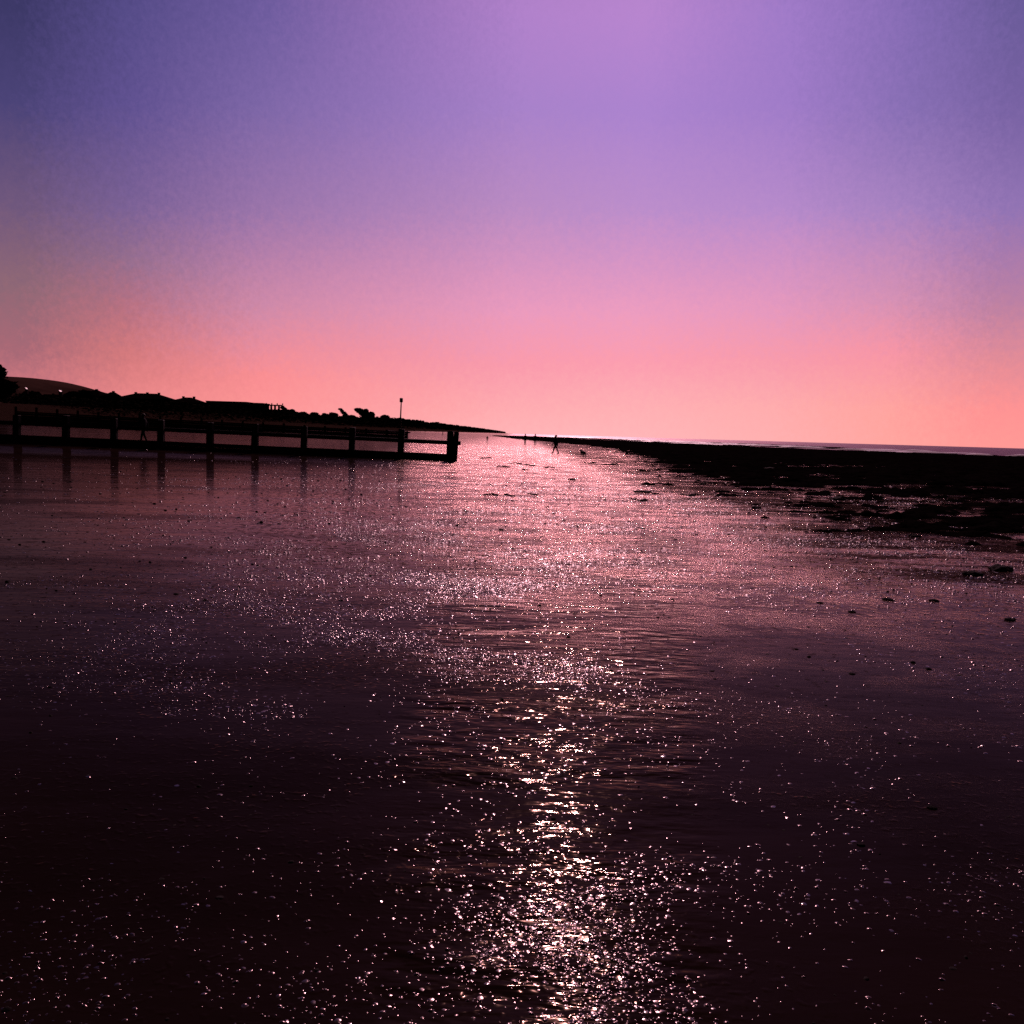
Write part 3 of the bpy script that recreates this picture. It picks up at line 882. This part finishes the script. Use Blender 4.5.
def person(px, feet, head, label, stride=0.0, facing=0.0, legs_apart=.10, arm=0.1, coat=True, group='people walking on the wet sand'):
    g_ = ground_px(px, feet, 0); z = hz(g_.x, g_.y); g_ = ground_px(px, feet, z)
    z = hz(g_.x, g_.y)
    D = g_.y; hh = at(px, head, D).z - z
    k = hh / 1.75
    root = empty('person', (g_.x, D, z), facing); root.scale = (k * 1.2, k * 1.2, k)
    tag(root, label, 'person', group)
    s = stride
    N = []; E = []
    def nd(x, y, z_, r, r2=None): N.append((x, y, z_, r, r2 or r)); return len(N) - 1
    def ch(*ids):
        for a, b in zip(ids[:-1], ids[1:]): E.append((a, b))
    pel = nd(0, 0, .95, .15, .11); wa = nd(0, .01, 1.12, .135, .10); chs = nd(0, .01, 1.32, .17, .115); nk0 = nd(0, .01, 1.46, .08); nk = nd(0, .02, 1.53, .055)
    hd0 = nd(0, .03, 1.60, .078, .088); hd1 = nd(0, .025, 1.70, .075, .085)
    ch(pel, wa, chs, nk0, nk, hd0, hd1)
    for sd in (-1, 1):
        f_ = s * sd
        hip = nd(sd * .09, 0, .88, .10); kn = nd(sd * (.09 + legs_apart * .5), f_ * .5 + .03, .50, .065); an = nd(sd * (.09 + legs_apart), f_ - .02, .09, .042)
        toe = nd(sd * (.10 + legs_apart), f_ + .16, .03, .042, .03); heel = nd(sd * (.09 + legs_apart), f_ - .05, .04, .036)
        ch(pel, hip, kn, an, toe); ch(an, heel)
        sh = nd(sd * .19, .01, 1.40, .065); el_ = nd(sd * (.24 + arm * .5), -f_ * .35 - .02, 1.12, .045); wr = nd(sd * (.24 + arm), -f_ * .6 + .06, .88, .03)
        pm = nd(sd * (.24 + arm), -f_ * .62 + .07, .82, .034, .02)
        ch(chs, sh, el_, wr, pm)
        for j, dy in enumerate((-.028, -.010, .010, .028)):
            ln = (.065, .085, .08, .06)[j]
            a = nd(sd * (.24 + arm), -f_ * .62 + .07 + dy, .775, .0095); b = nd(sd * (.235 + arm), -f_ * .62 + .075 + dy, .775 - ln, .0075)
            ch(pm, a, b)
        th = nd(sd * (.235 + arm), -f_ * .62 + .11, .80, .0095); t2 = nd(sd * (.23 + arm), -f_ * .62 + .125, .765, .008); ch(pm, th, t2)
    skinned('body', N, E, M['jean'], root, 1)
    # coat: open-bottomed shell over torso
    mb = MB(); rings = [(.80, .19, .14), (1.0, .175, .135), (1.2, .175, .135), (1.38, .20, .14), (1.47, .13, .10), (1.50, .075, .07)]
    prev = None
    for z_, rx, ry in rings:
        rg = [mb.bm.verts.new((rx * math.cos(a), ry * math.sin(a) + .01, z_)) for a in [2 * math.pi * i / 14 for i in range(14)]]
        if prev:
            for i in range(14): mb.bm.faces.new((prev[i], prev[(i + 1) % 14], rg[(i + 1) % 14], rg[i]))
        prev = rg
    mb.build('jacket', M['coat'], root, smooth=True)
    mb = MB(); bmesh.ops.create_icosphere(mb.bm, subdivisions=2, radius=.098, matrix=Matrix.Translation((0, 0, 1.685)) @ Matrix.Diagonal((.95, 1.05, 1.0, 1)))
    for v in mb.bm.verts:
        if v.co.z < 1.62: v.co.z = 1.62 + (v.co.z - 1.62) * .3
    mb.build('hair', M['hair'], root, smooth=True)
    mb = MB()
    for sx in (-.032, .032): bmesh.ops.create_icosphere(mb.bm, subdivisions=1, radius=.011, matrix=Matrix.Translation((sx, .112, 1.655)))
    mb.tube([(0, .105, 1.66), (0, .135, 1.625), (0, .11, 1.618)], [.010, .014, .008], 6)
    mb.box((0, .105, 1.59), (.045, .014, .010))
    mb.build('face', M['skin'], root, smooth=True)
    return root


person(555.5, 454, 435.2, 'person striding on the wet sand, largest of the figures near the middle', stride=.26, facing=R(75), legs_apart=.02, arm=.03)
person(525, 444.8, 433.9, 'person standing in front of the dark rocks, left of a similar figure', stride=.05, facing=R(20), legs_apart=.0, arm=.05)
person(535, 445.3, 434.0, 'person standing in front of the dark rocks between two other figures', stride=.04, facing=R(160), legs_apart=.0, arm=.03)
person(487.2, 441.7, 435.9, 'small figure of a child alone left of the group of walkers', stride=.05, facing=R(0), legs_apart=.02, arm=.05)
person(442.8, 435.3, 431.4, 'tiny far figure between the marker pole and the groyne end post', stride=.1, facing=R(90))
person(143.5, 441.3, 414.0, 'person walking behind the near groyne, seen between its planks at left', stride=.22, facing=R(85), legs_apart=.02, arm=.03)


def dog(px, feet, top, label):
    g_ = ground_px(px, feet, 0); k = (at(px, top, g_.y).z) / .62
    root = empty('dog', (g_.x, g_.y, 0), R(20)); root.scale = (k, k, k); tag(root, label, 'dog')
    N = []; E = []
    def nd(x, y, z_, r, r2=None): N.append((x, y, z_, r, r2 or r)); return len(N) - 1
    def ch(*ids):
        for a, b in zip(ids[:-1], ids[1:]): E.append((a, b))
    hp = nd(0, -.28, .42, .085, .09); md = nd(0, 0, .42, .085, .09); cs = nd(0, .22, .42, .10, .13); nk = nd(0, .36, .50, .065); hd = nd(0, .44, .56, .06, .055); mz = nd(0, .54, .53, .032); ns = nd(0, .59, .52, .02)
    ch(hp, md, cs, nk, hd, mz, ns)
    t1 = nd(0, -.40, .44, .025); t2 = nd(0, -.52, .52, .018); ch(hp, t1, t2)
    for sd in (-1, 1):
        a = nd(sd * .07, .23, .32, .05); b = nd(sd * .07, .22, .17, .028); c_ = nd(sd * .07, .23, .03, .024); d = nd(sd * .07, .27, .02, .024); ch(cs, a, b, c_, d)
        a = nd(sd * .07, -.26, .32, .062); b = nd(sd * .075, -.20, .24, .038); e = nd(sd * .075, -.32, .15, .024); c_ = nd(sd * .075, -.30, .03, .022); d = nd(sd * .075, -.26, .02, .024); ch(hp, a, b, e, c_, d)
        a = nd(sd * .05, .42, .60, .016); b = nd(sd * .07, .42, .555, .012); ch(hd, a, b)
    skinned('body', N, E, M['fur'], root, 1)


dog(583, 457.6, 449.6, 'small dark dog standing on the wet sand right of the striding person')


# ------------------------------------------------------------------ loose rocks and seaweed
def rock_mesh(seed, flat=.5):
    bm = bmesh.new(); bmesh.ops.create_icosphere(bm, subdivisions=3, radius=1)
    rr = random.Random(seed); off = Vector((rr.uniform(0, 50), rr.uniform(0, 50), rr.uniform(0, 50)))
    from mathutils import noise
    for v in bm.verts:
        d = noise.fractal(v.co * 1.3 + off, .8, 2.0, 4)
        v.co = v.co * (1 + .35 * d); v.co.z *= flat
    me = bpy.data.meshes.new('rock'); bm.to_mesh(me); bm.free(); return me


rocks = [(1001, 570, 22, 'largest rounded dark rock near the right edge'), (972, 575, 17, 'dark rock just left of the largest one near the right edge'),
         (915, 536.5, 11, 'lone flat dark rock on the pinkish sand right of centre'), (756, 508, 9, 'small dark rock on the bright sand before the reef'),
         (820, 603, 6, 'small black stone at the edge of the stony band'), (934, 601, 9, 'dark stone below the flat lone rock'),
         (643, 492.5, 20, 'long low dark ridge of rock lying on the bright wet sand'), (572, 480, 8, 'small dark stone on the glittering sand below the walkers'),
         (888, 600, 10, 'dark stone in the stony band at right'), (852, 612, 7, 'dark pebble sized stone left of the stony band'),
         (932, 808, 9, 'single black stone on the dark sand at lower right'), (852, 674, 6, 'black stone on the smooth dark film at right'),
         (861, 845, 8, 'black stone low in the picture right of the glitter'), (1010, 620, 10, 'stone below the largest rock at the right edge'),
         (770, 470, 12, 'low rock standing in the shallow pools'), (838, 500, 14, 'low dark rock between pools left of the lone flat rock')]
for i, (px, py, wd, lab) in enumerate(rocks):
    p = ground_px(px, py, 0); d = math.hypot(p.x, p.y)
    s = wd / F * d / 2
    o = link_mesh('rock', rock_mesh(i, .32), M['rock']); o.location = (p.x, p.y, s * .08)
    o.scale = (s, s * .8, s); o.rotation_euler = (0, 0, random.uniform(-.4, .4))
    if px == 643: o.scale = (s, s * .5, s * .35)
    tag(o, lab, 'rock', 'loose rocks on the sand')


def weed(px, py, wd, hgt_px, label, seed):
    rr = random.Random(seed); p = ground_px(px, py, 0); L = wd / F * p.y
    mb = MB()
    n = max(16, int(wd * 3)); sc = p.y / 48
    dep = hgt_px * p.y * p.y / (F * H)
    for k in range(n):
        x = rr.uniform(-.5, .5) * L; y = rr.gauss(0, .10) * dep + math.sin(x / L * 5 + seed) * dep * .3
        l_ = rr.uniform(.04, .16) * sc; a = rr.gauss(0, .5); h_ = rr.uniform(.01, .03) * sc
        pts = [(x - l_ * math.cos(a), y - l_ * math.sin(a), .0), (x - .3 * l_, y, h_), (x + .3 * l_, y + .05 * sc, h_ * .8), (x + l_ * math.cos(a), y + l_ * math.sin(a), 0)]
        mb.tube(pts, [.006 * sc, .02 * sc, .018 * sc, .006 * sc], 5)
    sp = [(L * (q / 8 - .5), math.sin((q / 8 - .5) * 5 + seed) * dep * .3, .008) for q in range(9)]
    mb.tube(sp, [.004] + [.016 * sc] * 7 + [.004], 5)
    o = mb.build('seaweed_clump', M['weed'], smooth=True); o.location = (p.x, p.y, .005)
    tag(o, label, 'seaweed', 'seaweed clumps lying on the wet sand')


weeds = [(485, 458.3, 10, 1.6, 'curved strand of seaweed nearest the groyne end'), (514, 464, 14, 2, 'dark seaweed clump in the middle of the scattered line'),
         (503, 467, 12, 1.5, 'thin dark seaweed streak below the curved strand'), (530, 465.5, 9, 1.6, 'rightmost thick seaweed clump of the scattered line'),
         (526, 470, 5, 1, 'small seaweed clump low below the line'), (590, 463, 11, 1.5, 'seaweed clump in front of the dog'),
         (612, 464.5, 14, 1.3, 'flat seaweed streak right of the dog'), (549, 467.5, 8, 1.2, 'small seaweed streak below the striding person'),
         (491, 495, 14, 2.5, 'ragged seaweed patch on the glittering sand left of centre'), (509, 495.5, 9, 2.2, 'compact seaweed clump on the glittering sand'),
         (533, 494.5, 8, 1.6, 'short straight seaweed streak on the glittering sand'), (640, 500, 16, 3, 'loose seaweed below the long rock ridge'),
         (692, 495, 20, 3, 'wide seaweed patch toward the rocks'), (705, 484, 18, 2, 'seaweed strip at the near edge of the rocks')]
for i, a in enumerate(weeds): weed(*a, seed=i)
